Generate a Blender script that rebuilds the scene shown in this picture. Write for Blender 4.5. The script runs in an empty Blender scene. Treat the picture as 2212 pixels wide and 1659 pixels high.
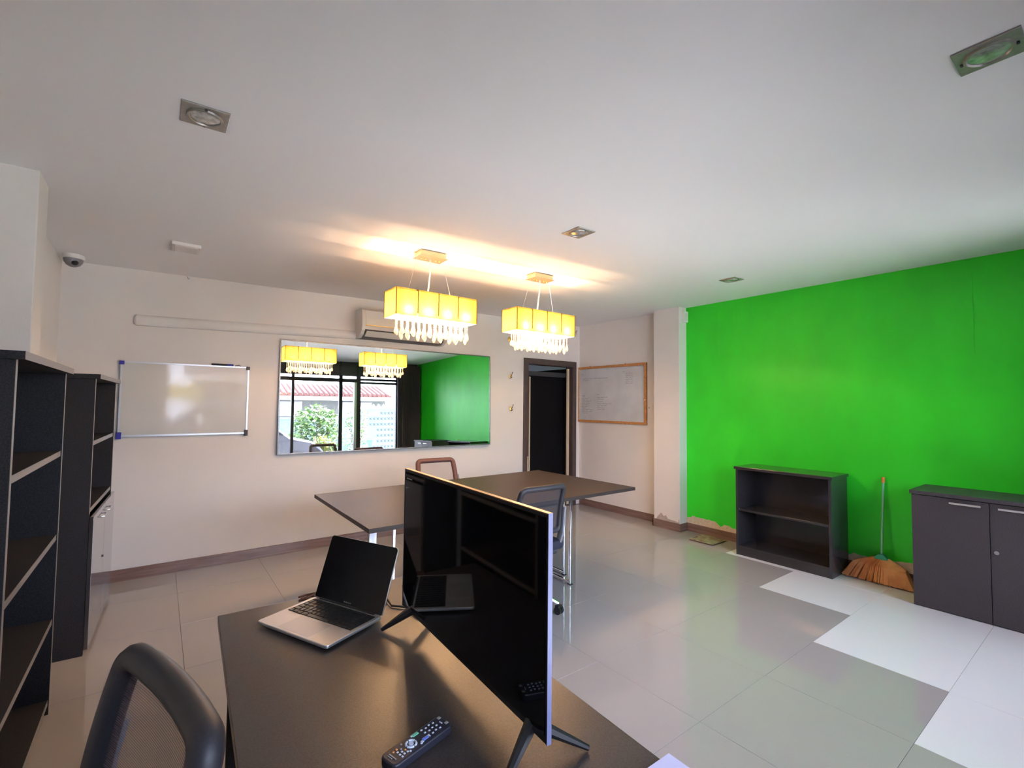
import bpy, bmesh, math, random
from mathutils import Vector, Matrix
random.seed(7)
sc = bpy.context.scene
PI = math.pi
def R(d): return math.radians(d)

# ------------------------------------------------------------------ camera
cam_d = bpy.data.cameras.new('camera'); cam = bpy.data.objects.new('camera', cam_d)
sc.collection.objects.link(cam); sc.camera = cam
YAW, PITCH, ROLL, FPX = R(36.8363), R(2.4927), R(0.6262), 1015.616
fw = Vector((math.sin(YAW)*math.cos(PITCH), math.cos(YAW)*math.cos(PITCH), math.sin(PITCH)))
rt = Vector((math.cos(YAW), -math.sin(YAW), 0)); up = rt.cross(fw)
rt2 = rt*math.cos(ROLL) + up*math.sin(ROLL); up2 = -rt*math.sin(ROLL) + up*math.cos(ROLL)
cam.matrix_world = Matrix(((rt2.x, up2.x, -fw.x, 0), (rt2.y, up2.y, -fw.y, 0), (rt2.z, up2.z, -fw.z, 1.39), (0, 0, 0, 1)))
cam_d.sensor_fit = 'HORIZONTAL'; cam_d.sensor_width = 36; cam_d.lens = FPX/2212*36
cam_d.clip_start = .02; cam_d.clip_end = 200

# ------------------------------------------------------------------ world, sun, exposure
world = bpy.data.worlds.new('world'); sc.world = world; world.use_nodes = True
wn = world.node_tree.nodes; wn.clear()
wo = wn.new('ShaderNodeOutputWorld'); wb = wn.new('ShaderNodeBackground'); ws = wn.new('ShaderNodeTexSky')
ws.sky_type = 'NISHITA'; ws.sun_disc = False; ws.sun_elevation = R(58); ws.sun_rotation = R(20); ws.air_density = 1.0; ws.dust_density = 3.0
wm = wn.new('ShaderNodeMixRGB'); wm.inputs[0].default_value = .6; wm.inputs[2].default_value = (.74, .80, 1.05, 1)
wg = wn.new('ShaderNodeVectorMath'); wg.operation = 'SCALE'; wg.inputs['Scale'].default_value = .12
wl = world.node_tree.links
wl.new(ws.outputs[0], wg.inputs[0]); wl.new(wg.outputs[0], wm.inputs[1]); wl.new(wm.outputs[0], wb.inputs[0]); wl.new(wb.outputs[0], wo.inputs[0])
wb.inputs[1].default_value = 7.0
sun_d = bpy.data.lights.new('sun', 'SUN'); sun_d.energy = 32.0; sun_d.angle = R(1.0); sun_d.color = (.97, .97, 1)
sun = bpy.data.objects.new('sun', sun_d); sc.collection.objects.link(sun)
sun.rotation_euler = Vector((-.42, .04, -.9)).to_track_quat('-Z', 'Y').to_euler()
port_d = bpy.data.lights.new('window_portal', 'AREA'); port_d.shape = 'RECTANGLE'; port_d.size = 4.2; port_d.size_y = 2.2
port_d.cycles.is_portal = True
port = bpy.data.objects.new('window_portal', port_d); sc.collection.objects.link(port)
port.location = (2.26, -.72, 1.1); port.rotation_euler = (R(90), 0, 0)
vs = sc.view_settings; vs.view_transform = 'Standard'; vs.look = 'None'; vs.gamma = 1; vs.use_curve_mapping = False
vs.exposure = 1.36
LAMP_W = 10.5
sc.cycles.max_bounces = 9; sc.cycles.diffuse_bounces = 5; sc.cycles.glossy_bounces = 5; sc.cycles.transmission_bounces = 5
sc.cycles.transparent_max_bounces = 10; sc.cycles.sample_clamp_indirect = 6; sc.cycles.caustics_refractive = False; sc.cycles.caustics_reflective = False

# ------------------------------------------------------------------ materials
def mat(name, col, rough=.5, metal=0, spec=.5, noise=0, nscale=20, bump=0, bscale=60, col2=None, coat=0, trans=0, emit=None, es=1, stretch=None, alpha=None):
    m = bpy.data.materials.new(name); m.use_nodes = True
    nt = m.node_tree; b = nt.nodes['Principled BSDF']
    c = (*col, 1)
    b.inputs['Base Color'].default_value = c; b.inputs['Roughness'].default_value = rough; b.inputs['Metallic'].default_value = metal
    b.inputs['Specular IOR Level'].default_value = spec; b.inputs['Coat Weight'].default_value = coat; b.inputs['Transmission Weight'].default_value = trans
    if emit: b.inputs['Emission Color'].default_value = (*emit, 1); b.inputs['Emission Strength'].default_value = es
    tc = nt.nodes.new('ShaderNodeTexCoord'); src = tc.outputs['Object']
    if stretch:
        mp = nt.nodes.new('ShaderNodeMapping'); mp.inputs['Scale'].default_value = stretch
        nt.links.new(src, mp.inputs[0]); src = mp.outputs[0]
    if noise:
        n = nt.nodes.new('ShaderNodeTexNoise'); n.inputs['Scale'].default_value = nscale; n.inputs['Detail'].default_value = 4
        r = nt.nodes.new('ShaderNodeMapRange'); r.inputs[1].default_value = .35; r.inputs[2].default_value = .65
        mx = nt.nodes.new('ShaderNodeMixRGB')
        k = col2 if col2 else tuple(v*(1-noise) for v in col)
        mx.inputs[1].default_value = c; mx.inputs[2].default_value = (*k, 1)
        nt.links.new(src, n.inputs['Vector']); nt.links.new(n.outputs[0], r.inputs[0]); nt.links.new(r.outputs[0], mx.inputs[0])
        nt.links.new(mx.outputs[0], b.inputs['Base Color'])
    if bump:
        n2 = nt.nodes.new('ShaderNodeTexNoise'); n2.inputs['Scale'].default_value = bscale; n2.inputs['Detail'].default_value = 3
        bp = nt.nodes.new('ShaderNodeBump'); bp.inputs['Strength'].default_value = bump; bp.inputs['Distance'].default_value = .002
        nt.links.new(src, n2.inputs['Vector']); nt.links.new(n2.outputs[0], bp.inputs['Height']); nt.links.new(bp.outputs[0], b.inputs['Normal'])
    return m
def glass(name, tint=(1, 1, 1), refl=.08):
    m = bpy.data.materials.new(name); m.use_nodes = True; nt = m.node_tree; nt.nodes.clear()
    o = nt.nodes.new('ShaderNodeOutputMaterial'); mx = nt.nodes.new('ShaderNodeMixShader'); t = nt.nodes.new('ShaderNodeBsdfTransparent'); g = nt.nodes.new('ShaderNodeBsdfGlossy')
    f = nt.nodes.new('ShaderNodeFresnel'); f.inputs[0].default_value = 1.4
    t.inputs[0].default_value = (*tint, 1); g.inputs['Roughness'].default_value = 0
    nt.links.new(f.outputs[0], mx.inputs[0]); nt.links.new(t.outputs[0], mx.inputs[1]); nt.links.new(g.outputs[0], mx.inputs[2]); nt.links.new(mx.outputs[0], o.inputs[0])
    return m
def translucent(name, col, tcol, mixf, threads=0, clear=0):
    m = bpy.data.materials.new(name); m.use_nodes = True; nt = m.node_tree; nt.nodes.clear()
    o = nt.nodes.new('ShaderNodeOutputMaterial'); mx = nt.nodes.new('ShaderNodeMixShader'); d = nt.nodes.new('ShaderNodeBsdfDiffuse'); t = nt.nodes.new('ShaderNodeBsdfTranslucent')
    d.inputs[0].default_value = (*col, 1); t.inputs[0].default_value = (*tcol, 1); mx.inputs[0].default_value = mixf
    nt.links.new(d.outputs[0], mx.inputs[1]); nt.links.new(t.outputs[0], mx.inputs[2]); nt.links.new(mx.outputs[0], o.inputs[0])
    if clear:
        tr = nt.nodes.new('ShaderNodeBsdfTransparent'); m2 = nt.nodes.new('ShaderNodeMixShader'); m2.inputs[0].default_value = clear
        nt.links.new(mx.outputs[0], m2.inputs[1]); nt.links.new(tr.outputs[0], m2.inputs[2]); nt.links.new(m2.outputs[0], o.inputs[0])
    if threads:
        tc = nt.nodes.new('ShaderNodeTexCoord'); mp = nt.nodes.new('ShaderNodeMapping'); mp.inputs['Scale'].default_value = (1, 1, .02)
        n = nt.nodes.new('ShaderNodeTexNoise'); n.inputs['Scale'].default_value = threads; n.inputs['Detail'].default_value = 2
        r = nt.nodes.new('ShaderNodeMapRange'); r.inputs[1].default_value = .4; r.inputs[2].default_value = .65
        c = nt.nodes.new('ShaderNodeMixRGB'); c.inputs[1].default_value = (*tcol, 1); c.inputs[2].default_value = (tcol[0]*.8, tcol[1]*.62, tcol[2]*.5, 1)
        nt.links.new(tc.outputs['Object'], mp.inputs[0]); nt.links.new(mp.outputs[0], n.inputs['Vector']); nt.links.new(n.outputs[0], r.inputs[0]); nt.links.new(r.outputs[0], c.inputs[0]); nt.links.new(c.outputs[0], t.inputs[0])
    return m
def mesh_cloth(name, col, opacity, freq=0, axis=(0, 0, 1)):
    m = bpy.data.materials.new(name); m.use_nodes = True; nt = m.node_tree; b = nt.nodes['Principled BSDF']
    b.inputs['Base Color'].default_value = (*col, 1); b.inputs['Roughness'].default_value = .8
    if freq:
        tc = nt.nodes.new('ShaderNodeTexCoord'); w = nt.nodes.new('ShaderNodeTexWave'); w.bands_direction = 'Z'; w.inputs['Scale'].default_value = freq
        r = nt.nodes.new('ShaderNodeMapRange'); r.inputs[3].default_value = opacity-.17; r.inputs[4].default_value = min(1, opacity+.17)
        nt.links.new(tc.outputs['Object'], w.inputs['Vector']); nt.links.new(w.outputs['Fac'], r.inputs[0]); nt.links.new(r.outputs[0], b.inputs['Alpha'])
    else: b.inputs['Alpha'].default_value = opacity
    return m
M = dict(
 wall=mat('white_paint', (.77, .725, .685), .45, bump=.25, bscale=90, noise=.03, nscale=3, spec=.35),
 ceil=mat('ceiling_paint', (.87, .86, .86), .8, bump=.1, bscale=200, spec=.2),
 green=mat('green_paint', (.030, .78, .026), .42, bump=.3, bscale=70, noise=.12, nscale=2.5, spec=.45, stretch=(1, 1, .5)),
 plaster=mat('bare_plaster', (.72, .60, .46), .9, bump=.6, bscale=80, noise=.15, nscale=30),
 stain=mat('stained_plaster', (.50, .43, .38), .9, noise=.25, nscale=40),
 skirt=mat('wood_look_skirting', (.235, .145, .118), .22, noise=.4, nscale=6, col2=(.165, .10, .082), stretch=(.6, .6, 9), spec=.5),
 grey_tile=mat('grey_polished_tile', (.40, .37, .355), .045, noise=.06, nscale=300, spec=.75),
 white_tile=mat('white_polished_tile', (.80, .79, .79), .16, noise=.02, nscale=200, spec=.5),
 grout=mat('grout', (.25, .24, .23), .9),
 black_lam=mat('black_wood_laminate', (.032, .031, .034), .6, noise=.5, nscale=220, bump=.15, bscale=300, spec=.2),
 black_gloss=mat('dark_gloss_laminate', (.035, .032, .034), .16, spec=.6),
 gloss_door=mat('gloss_black_door', (.05, .045, .045), .10, spec=1.0, coat=1),
 table=mat('dark_table_laminate', (.060, .047, .040), .42, noise=.4, nscale=260, spec=.17),
 desk=mat('dark_desk_laminate', (.062, .050, .046), .30, noise=.4, nscale=260, bump=.12, bscale=400, spec=.5),
 edge=mat('edge_sheen', (.16, .145, .14), .28, spec=.6),  # grazing sheen on the black board edges put in as a lighter colour
 black=mat('black_plastic', (.012, .012, .013), .35),
 screen=mat('screen_glass', (.003, .003, .004), .04, spec=.45),
 lapscreen=mat('laptop_screen_glass', (.006, .006, .007), .18, spec=.25),
 sidetrim=mat('blue_lit_side_trim', (.17, .18, .31), .35), toptrim=mat('gold_lit_top_trim', (.34, .22, .14), .35, metal=.8),  # silver television strips; blue and gold light on them put into the colours
 silver=mat('anodised_aluminium', (.72, .70, .70), .38, metal=.85),
 chrome=mat('chrome', (.86, .87, .9), .08, metal=1),
 alu=mat('aluminium_frame', (.75, .76, .80), .3, metal=.9),
 brushed=mat('brushed_metal_plate', (.36, .335, .30), .38, metal=.55, noise=.15, nscale=60),
 grey_pl=mat('grey_plastic', (.24, .25, .28), .5),
 dgrey_pl=mat('dark_grey_plastic', (.030, .030, .036), .5, noise=.2, nscale=300),
 brown_pl=mat('brown_frame_plastic', (.13, .055, .045), .5),
 navy=mat('navy_seat_fabric', (.02, .022, .04), .85, bump=.3, bscale=400),
 board=mat('whiteboard_gloss', (.66, .66, .64), .07, spec=.6, noise=.04, nscale=3, bump=.35, bscale=5),
 board2=mat('smeared_whiteboard', (.62, .64, .67), .35, noise=.14, nscale=4),
 blue=mat('blue_plastic', (.03, .03, .35), .4),
 woodfr=mat('pine_frame', (.62, .28, .09), .4, noise=.3, nscale=8, stretch=(4, 4, 4)),
 ink=mat('marker_ink', (.10, .10, .14), .8), inkred=mat('red_marker_ink', (.22, .06, .09), .8),
 mframe=mat('dark_chrome_frame', (.30, .31, .33), .25, metal=.8),
 mirror=mat('mirror_silvering', (.93, .95, .94), .0, metal=1),
 acw=mat('white_appliance_plastic', (.74, .71, .66), .22, spec=.55),
 pvc=mat('white_pvc', (.74, .71, .68), .45),
 cream=mat('cream_plastic', (.72, .66, .55), .4),
 gold=mat('brass', (.85, .60, .20), .3, metal=.7), champ=mat('champagne_metal', (.52, .40, .27), .3, metal=.8),
 doorfr=mat('dark_brown_door_frame', (.085, .058, .052), .4, noise=.2, nscale=15),
 doorleaf=mat('leaf_and_dark_opening', (.006, .006, .007), .6, spec=.08, noise=.2, nscale=30),
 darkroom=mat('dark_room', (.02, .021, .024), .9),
 beige=mat('raw_door_edge', (.62, .50, .36), .5),
 frame=mat('black_window_frame', (.012, .012, .014), .4),
 glassw=glass('window_glass'),
 charcoal=mat('charcoal_laminate', (.072, .064, .074), .45, noise=.4, nscale=220, spec=.35),
 curtain=mat('dark_curtain', (.075, .072, .075), .9, bump=.3, bscale=100),
 shade=translucent('yellow_thread_shade', (.12, .075, .012), (1.0, .79, .21), .085, threads=260),
 diffuser=translucent('white_diffuser', (.9, .85, .7), (1, .93, .8), .7, clear=.6),
 upfilter=translucent('uplight_filter_plate', (.8, .75, .65), (1, .9, .75), .3, clear=.27),
 seam=mat('shade_seam', (.25, .14, .02), .8),
 crystal=translucent('crystal', (.95, .92, .88), (1, .97, .92), .6),
 bulb=mat('lit_bulb', (1, .9, .7), .5, emit=(1, .72, .38), es=28),
 bristle=mat('straw_bristles', (.80, .42, .16), .8, noise=.4, nscale=6, col2=(.62, .22, .08)),
 teal=mat('teal_plastic', (.03, .38, .22), .4), handle=mat('pale_green_handle', (.22, .62, .36), .35), orange=mat('orange_plastic', (.80, .24, .04), .4),
 paper=mat('pale_lilac_paper', (.60, .62, .86), .6), gcover=mat('green_cover', (.04, .35, .18), .5),
 cable=mat('black_cable', (.015, .012, .012), .5), cordb=mat('brown_cord', (.12, .05, .03), .6),
 remote=mat('remote_body', (.022, .022, .035), .4), rbtn=mat('remote_button_white', (.60, .66, .78), .5), rgreen=mat('remote_button_green', (.16, .55, .36), .5),
 rblue=mat('remote_button_blue', (.20, .26, .75), .5), rorange=mat('remote_button_orange', (.75, .35, .12), .5), rgrey=mat('remote_button_grey', (.30, .31, .30), .5),
 key=mat('key_black', (.02, .02, .022), .3), padm=mat('trackpad', (.62, .60, .60), .35, metal=.7),
 lens=mat('clear_lamp_glass', (.62, .63, .60), .12, metal=.5, noise=.5, nscale=50),
 grill=mat('camera_dome_grey', (.23, .22, .24), .4),
 leaf=mat('leaf', (.035, .11, .02), .5, noise=.5, nscale=10, col2=(.10, .19, .04)), leafy=mat('yellow_leaf', (.28, .26, .03), .5),
 leafp=mat('pale_leaf', (.22, .30, .16), .45, noise=.3, nscale=10),
 twig=mat('twig', (.12, .08, .05), .8),
 conc=mat('light_concrete', (.42, .42, .41), .85, noise=.1, nscale=4), roof=mat('red_roof_tile', (.075, .022, .018), .7, noise=.3, nscale=10), render=mat('house_render', (.04, .043, .043), .8),
 white=mat('white_fascia', (.8, .8, .8), .6), gatem=mat('pale_blue_gate_panel', (.06, .105, .125), .5), gated=mat('gate_motif', (.012, .02, .028), .6),
 car=mat('silver_car_paint', (.13, .135, .16), .22, metal=.6), tyre=mat('tyre', (.02, .02, .02), .8), carglass=mat('car_glass', (.02, .025, .03), .08),
 bin=mat('blue_bin', (.02, .16, .27), .45), shutter=mat('dark_shutter', (.12, .12, .13), .6),
 clothb=mesh_cloth('black_mesh', (.045, .042, .05), .60), clothf=mesh_cloth('striped_mesh', (.15, .105, .12), .58, freq=80),
 clotho=mesh_cloth('pale_mesh', (.32, .27, .24), .55),
 matp=mat('camouflage_board', (.34, .36, .22), .6, noise=.8, nscale=22, col2=(.22, .12, .08)), matd=mat('dark_red_board_edge', (.10, .02, .02), .7),
)

# ------------------------------------------------------------------ helpers
def tag(o, label=None, cat=None, group=None, kind=None):
    if label: o['label'] = label
    if cat: o['category'] = cat
    if group: o['group'] = group
    if kind: o['kind'] = kind
    return o
def thing(name, label, cat, loc=(0, 0, 0), rotz=0, group=None):
    o = bpy.data.objects.new(name, None); sc.collection.objects.link(o); o.empty_display_size = .1
    o.location = loc; o.rotation_euler = (0, 0, rotz)
    return tag(o, label, cat, group)
def islands(b):
    # far-apart loose pieces of one part become parts of their own
    b.verts.index_update(); n = len(b.verts)
    if n > 3500: return [b]
    b.verts.ensure_lookup_table(); par = list(range(n))
    def f(i):
        while par[i] != i: par[i] = par[par[i]]; i = par[i]
        return i
    for e in b.edges: par[f(e.verts[0].index)] = f(e.verts[1].index)
    g = {}
    for v in b.verts: g.setdefault(f(v.index), []).append(v)
    ks = list(g)
    if len(ks) < 2 or len(ks) > 60: return [b]
    bb = {k: ([min(v.co[i] for v in g[k]) for i in range(3)], [max(v.co[i] for v in g[k]) for i in range(3)]) for k in ks}
    pk = {k: k for k in ks}
    def h(k):
        while pk[k] != k: k = pk[k]
        return k
    for i, k in enumerate(ks):
        for l in ks[i+1:]:
            a, c = bb[k], bb[l]
            gap = math.sqrt(sum(max(0, a[0][j]-c[1][j], c[0][j]-a[1][j])**2 for j in range(3)))
            sz = max(max(a[1][j]-a[0][j] for j in range(3)), max(c[1][j]-c[0][j] for j in range(3)))
            if gap <= max(.02, .5*sz): pk[h(k)] = h(l)
    cl = {}
    for k in ks: cl.setdefault(h(k), []).extend(g[k])
    if len(cl) < 2: return [b]
    out = []
    for vs in sorted(cl.values(), key=len, reverse=True):
        nb = b.copy(); keep = {v.index for v in vs}; nb.verts.ensure_lookup_table()
        bmesh.ops.delete(nb, geom=[v for v in nb.verts if v.index not in keep], context='VERTS'); out.append(nb)
    b.free(); return out
class MB:
    def __init__(s): s.b = bmesh.new()
    def _x(s, vs, mx): bmesh.ops.transform(s.b, matrix=mx, verts=vs)
    def box(s, x0, y0, z0, x1, y1, z1, bev=0, mx=None):
        r = bmesh.ops.create_cube(s.b, size=1)['verts']
        s._x(r, Matrix.Translation(((x0+x1)/2, (y0+y1)/2, (z0+z1)/2)) @ Matrix.Diagonal((abs(x1-x0), abs(y1-y0), abs(z1-z0), 1)))
        if bev:
            es = list({e for v in r for e in v.link_edges})
            rr = bmesh.ops.bevel(s.b, geom=es, offset=bev, segments=2, affect='EDGES', profile=.6)
            r = list({v for f in rr['faces'] for v in f.verts} | {v for v in r if v.is_valid})
        if mx is not None: s._x([v for v in r if v.is_valid], mx)
        return s
    def cyl(s, c, r, h, seg=24, axis='Z', r2=None, cap=True, mx=None):
        v = bmesh.ops.create_cone(s.b, cap_ends=cap, segments=seg, radius1=r, radius2=r if r2 is None else r2, depth=h)['verts']
        rot = {'Z': Matrix(), 'X': Matrix.Rotation(PI/2, 4, 'Y'), 'Y': Matrix.Rotation(-PI/2, 4, 'X')}[axis]
        s._x(v, Matrix.Translation(c) @ rot)
        if mx is not None: s._x(v, mx)
        return s
    def sph(s, c, r, sx=1, sy=1, sz=1, u=16, v=10):
        vs = bmesh.ops.create_uvsphere(s.b, u_segments=u, v_segments=v, radius=r)['verts']
        s._x(vs, Matrix.Translation(c) @ Matrix.Diagonal((sx, sy, sz, 1))); return s
    def lathe(s, prof, c=(0, 0, 0), seg=24):
        rings = []
        for (r, z) in prof:
            rings.append([s.b.verts.new((c[0]+r*math.cos(2*PI*i/seg), c[1]+r*math.sin(2*PI*i/seg), c[2]+z)) for i in range(seg)])
        for a, b in zip(rings, rings[1:]):
            for i in range(seg):
                j = (i+1) % seg; s.b.faces.new((a[i], a[j], b[j], b[i]))
        return s
    def tube(s, pts, r, seg=8, closed=False, flat=None, upv=None):
        # sweep; r scalar or list; flat=(w,h) gives rectangular-ish ellipse section with upv normal
        pts = [Vector(p) for p in pts]; n = len(pts); rings = []; prev = None
        for i, p in enumerate(pts):
            a = pts[(i-1) % n] if (closed or i > 0) else p; c = pts[(i+1) % n] if (closed or i < n-1) else p
            t = (c-a).normalized()
            if upv is not None: nn = Vector(upv)
            else: nn = prev if prev is not None else (Vector((0, 0, 1)) if abs(t.z) < .9 else Vector((1, 0, 0)))
            bn = t.cross(nn)
            if bn.length < 1e-6: bn = t.cross(Vector((1, 0, 0)))
            bn.normalize(); nn = bn.cross(t).normalized(); prev = nn
            rr = r[i] if isinstance(r, (list, tuple)) else r
            w, h = (flat if flat else (rr, rr))
            ring = []
            for k in range(seg):
                th = 2*PI*k/seg; cx, sx = math.cos(th), math.sin(th)
                if flat:
                    q = 4; cx = math.copysign(abs(cx)**(2/q), cx); sx = math.copysign(abs(sx)**(2/q), sx)
                ring.append(s.b.verts.new(p + bn*cx*w + nn*sx*h))
            rings.append(ring)
        m = n if closed else n-1
        for i in range(m):
            a, b = rings[i], rings[(i+1) % n]
            for k in range(seg):
                j = (k+1) % seg; s.b.faces.new((a[k], a[j], b[j], b[k]))
        if not closed:
            s.b.faces.new(list(reversed(rings[0]))); s.b.faces.new(rings[-1])
        return s
    def prism(s, poly, z0, z1, mx=None):
        a = [s.b.verts.new((x, y, z0)) for x, y in poly]; b = [s.b.verts.new((x, y, z1)) for x, y in poly]; n = len(poly)
        s.b.faces.new(list(reversed(a))); s.b.faces.new(b)
        for i in range(n):
            j = (i+1) % n; s.b.faces.new((a[i], a[j], b[j], b[i]))
        if mx is not None: s._x(a+b, mx)
        return s
    def grid(s, rows):
        vv = [[s.b.verts.new(p) for p in row] for row in rows]
        for a, b in zip(vv, vv[1:]):
            for i in range(len(a)-1): s.b.faces.new((a[i], a[i+1], b[i+1], b[i]))
        return s
    def build(s, name, m, parent=None, loc=None, smooth=False, bevel=0):
        bs = islands(s.b) if parent is not None else [s.b]
        out = [MB._one(b, name, m, parent, loc, smooth, bevel) for b in bs]
        return out[0]
    @staticmethod
    def _one(b_, name, m, parent, loc, smooth, bevel):
        s = type('H', (), {})(); s.b = b_
        bmesh.ops.recalc_face_normals(s.b, faces=s.b.faces)
        me = bpy.data.meshes.new(name); s.b.to_mesh(me); s.b.free(); me.materials.append(m)
        if smooth:
            for p in me.polygons: p.use_smooth = True
            me.set_sharp_from_angle(angle=R(35))
        o = bpy.data.objects.new(name, me); sc.collection.objects.link(o)
        if parent: o.parent = parent
        if loc: o.location = loc
        if bevel:
            bv = o.modifiers.new('bevel', 'BEVEL'); bv.width = bevel; bv.segments = 2; bv.limit_method = 'ANGLE'
        return o
def box(name, m, x0, y0, z0, x1, y1, z1, parent=None, bev=0): return MB().box(x0, y0, z0, x1, y1, z1).build(name, m, parent, bevel=bev)
def struct(o, **k): o['kind'] = 'structure'; return o
def kids(o): return [c for c in bpy.data.objects if c.parent == o]
def copy_tree(o, parent=None):
    c = o.copy(); sc.collection.objects.link(c); c.parent = parent
    for ch in kids(o): copy_tree(ch, c)
    return c
MAT_XZ = Matrix(((1, 0, 0, 0), (0, 0, 1, 0), (0, 1, 0, 0), (0, 0, 0, 1)))     # prism poly (x,z) extruded along y
MAT_YZ = Matrix(((0, 0, 1, 0), (1, 0, 0, 0), (0, 1, 0, 0), (0, 0, 0, 1)))     # prism poly (y,z) extruded along x
def ceil_z(x): return 2.43 + .018*x
WR = math.atan(.011)
def wy(x): return 4.747 + .011*x          # inner face of the mirror wall

# ------------------------------------------------------------------ room shell
XL, XR, YF = -.61, 4.80, -.585
struct(box('floor', M['grout'], XL-.1, YF-.1, -.08, XR+.1, 5.0, -.010))
floor = bpy.data.objects['floor']
P = .602; GX, GY = 3.163-7*P, .603-2*P
cache = {}
def tile(x0, y0, x1, y1, m):
    k = (round(x1-x0, 3), round(y1-y0, 3), m.name)
    if k not in cache:
        w, h = x1-x0, y1-y0
        o = MB().box(-w/2, -h/2, -.010, w/2, h/2, 0).build('floor_tile', m, floor, bevel=.0005); cache[k] = o
    else:
        o = cache[k].copy(); sc.collection.objects.link(o)
    o.location = ((x0+x1)/2, (y0+y1)/2, 0)
g = .0007
for j in range(10):
    for i in range(10):
        x0, x1 = GX+i*P, GX+(i+1)*P; y0, y1 = GY+j*P, GY+(j+1)*P
        cx0, cx1, cy0, cy1 = max(x0+g, XL), min(x1-g, XR), max(y0+g, YF), min(y1-g, wy(0)+.02)
        if cx1-cx0 < .02 or cy1-cy0 < .02: continue
        # white tiles step diagonally along the green wall
        wx = {0: 1.96, 1: 2.56, 2: 3.163, 3: 3.765, 4: 4.37}.get(j, 9)
        tile(cx0, cy0, cx1, cy1, M['white_tile'] if x0 > wx-.05 and j >= 0 else M['grey_tile'])
# ceiling (falls slightly to the left)
cb = MB().box(XL-.2, YF-.15, 0, XR+.2, 5.05, .14)
for v in cb.b.verts: v.co.z += ceil_z(v.co.x)
struct(cb.build('ceiling', M['ceil']))
# mirror wall with door opening
DX0, DX1, DZ = 3.79, 4.705, 1.985
def onwall(x, z, off=0): return Vector((x, wy(x)-off, z))
wb_ = MB()
for (a, b, z0, z1) in ((XL-.1, DX0, 0, 2.55), (DX1, XR+.1, 0, 2.55), (DX0, DX1, DZ, 2.55)):
    wb_.box(a, 0, z0, b, .12, z1)
for v in wb_.b.verts: v.co.y += wy(v.co.x)
struct(wb_.build('wall_back', M['wall']))
struct(box('wall_left', M['wall'], XL-.1, YF-.1, 0, XL, 4.9, 2.5))
struct(box('wall_right', M['green'], XR, YF-.1, 0, XR+.1, 3.25, 2.58))
struct(box('wall_far_right', M['wall'], XR, 3.25, 0, XR+.1, 4.95, 2.58))
struct(box('pillar_right', M['wall'], 4.658, 3.09, 0, XR, 3.43, 2.55, bev=.004))
struct(box('pillar_left', M['wall'], XL, 2.955, 0, -.467, 3.16, 2.46, bev=.004))
# skirting
def skirt(name, x0, y0, x1, y1, h=.088):
    o = struct(box(name, M['skirt'], x0, y0, 0, x1, y1, h, bev=.0015)); return o
sb = MB().box(XL, -.012, 0, DX0-.0, 0, .088)
for v in sb.b.verts: v.co.y += wy(v.co.x)
struct(sb.build('baseboard_back', M['skirt'], bevel=.0015))
skirt('baseboard_far_right', XR-.012, 3.43, XR, 4.78)
skirt('baseboard_right', XR-.012, -.30, XR, 3.09)
ps = MB().box(4.646, 3.078, 0, XR, 3.09, .088).box(4.646, 3.09, 0, 4.658, 3.442, .088).box(4.646, 3.43, 0, XR-.012, 3.442, .088)
struct(ps.build('baseboard_pillar', M['skirt'], bevel=.0015))
skirt('baseboard_left', XL, .2, XL+.012, 2.955)
# peeled plaster above the skirting of the green wall
wr = bpy.data.objects['wall_right']
def peel(pts, base=.086):
    top = []
    random.seed(3)
    for (y0, z0), (y1, z1) in zip(pts, pts[1:]):
        for k in range(4):
            t = k/4; top.append((y0+(y1-y0)*t, z0+(z1-z0)*t+random.uniform(-.004, .004)))
    top.append(pts[-1])
    poly = [(pts[0][0], base)] + top + [(pts[-1][0], base)]
    return MB().prism(poly, XR-.0035, XR+.001, mx=MAT_YZ).build('peeled_plaster', M['plaster'], wr)
peel([(3.09, .144), (3.05, .15), (3.018, .176), (2.985, .165), (2.912, .168), (2.85, .160), (2.831, .172), (2.80, .160), (2.752, .160), (2.70, .118), (2.66, .145), (2.61, .150), (2.56, .13), (2.50, .125), (2.30, .12)])
peel([(1.56, .12), (1.50, .155), (1.40, .145), (1.30, .155), (1.20, .16), (1.10, .172), (.95, .16), (.9, .09)])
pr_ = bpy.data.objects['pillar_right']
MB().prism([(3.40, .088), (3.38, .12), (3.33, .17), (3.30, .135), (3.27, .15), (3.24, .115), (3.16, .11), (3.11, .10), (3.10, .145), (3.092, .088)], 4.6565, 4.659, mx=MAT_YZ).build('peeled_plaster', M['stain'], pr_)
# hairline vertical paint run lines on the green wall
for (y, z0, z1) in ((2.72, 1.9, 2.45), (2.55, 2.1, 2.44), (.72, 1.8, 2.44)):
    box('paint_run', M['green'], XR-.002, y, z0, XR+.001, y+.012, z1, wr)

# ---- door opening in the mirror wall, dark room behind
def wthing(name, label, cat, x, z, off=0, **k):
    p = onwall(x, z, off); return thing(name, label, cat, p, WR, **k)
dfr = MB().box(3.772, -.02, 0, 3.845, .13, 1.925).box(4.652, -.02, 0, 4.722, .13, 1.925).box(3.772, -.02, 1.925, 4.722, .13, 2.0)
for v in dfr.b.verts: v.co.y += wy(v.co.x)
d1 = struct(dfr.build('door_1', M['doorfr'], bevel=.003))
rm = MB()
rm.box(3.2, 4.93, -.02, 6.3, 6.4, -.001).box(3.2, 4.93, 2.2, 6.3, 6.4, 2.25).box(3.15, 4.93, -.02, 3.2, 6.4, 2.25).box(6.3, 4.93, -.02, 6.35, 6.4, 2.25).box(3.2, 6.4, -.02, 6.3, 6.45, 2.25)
struct(rm.build('wall_inner', M['darkroom']))
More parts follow.
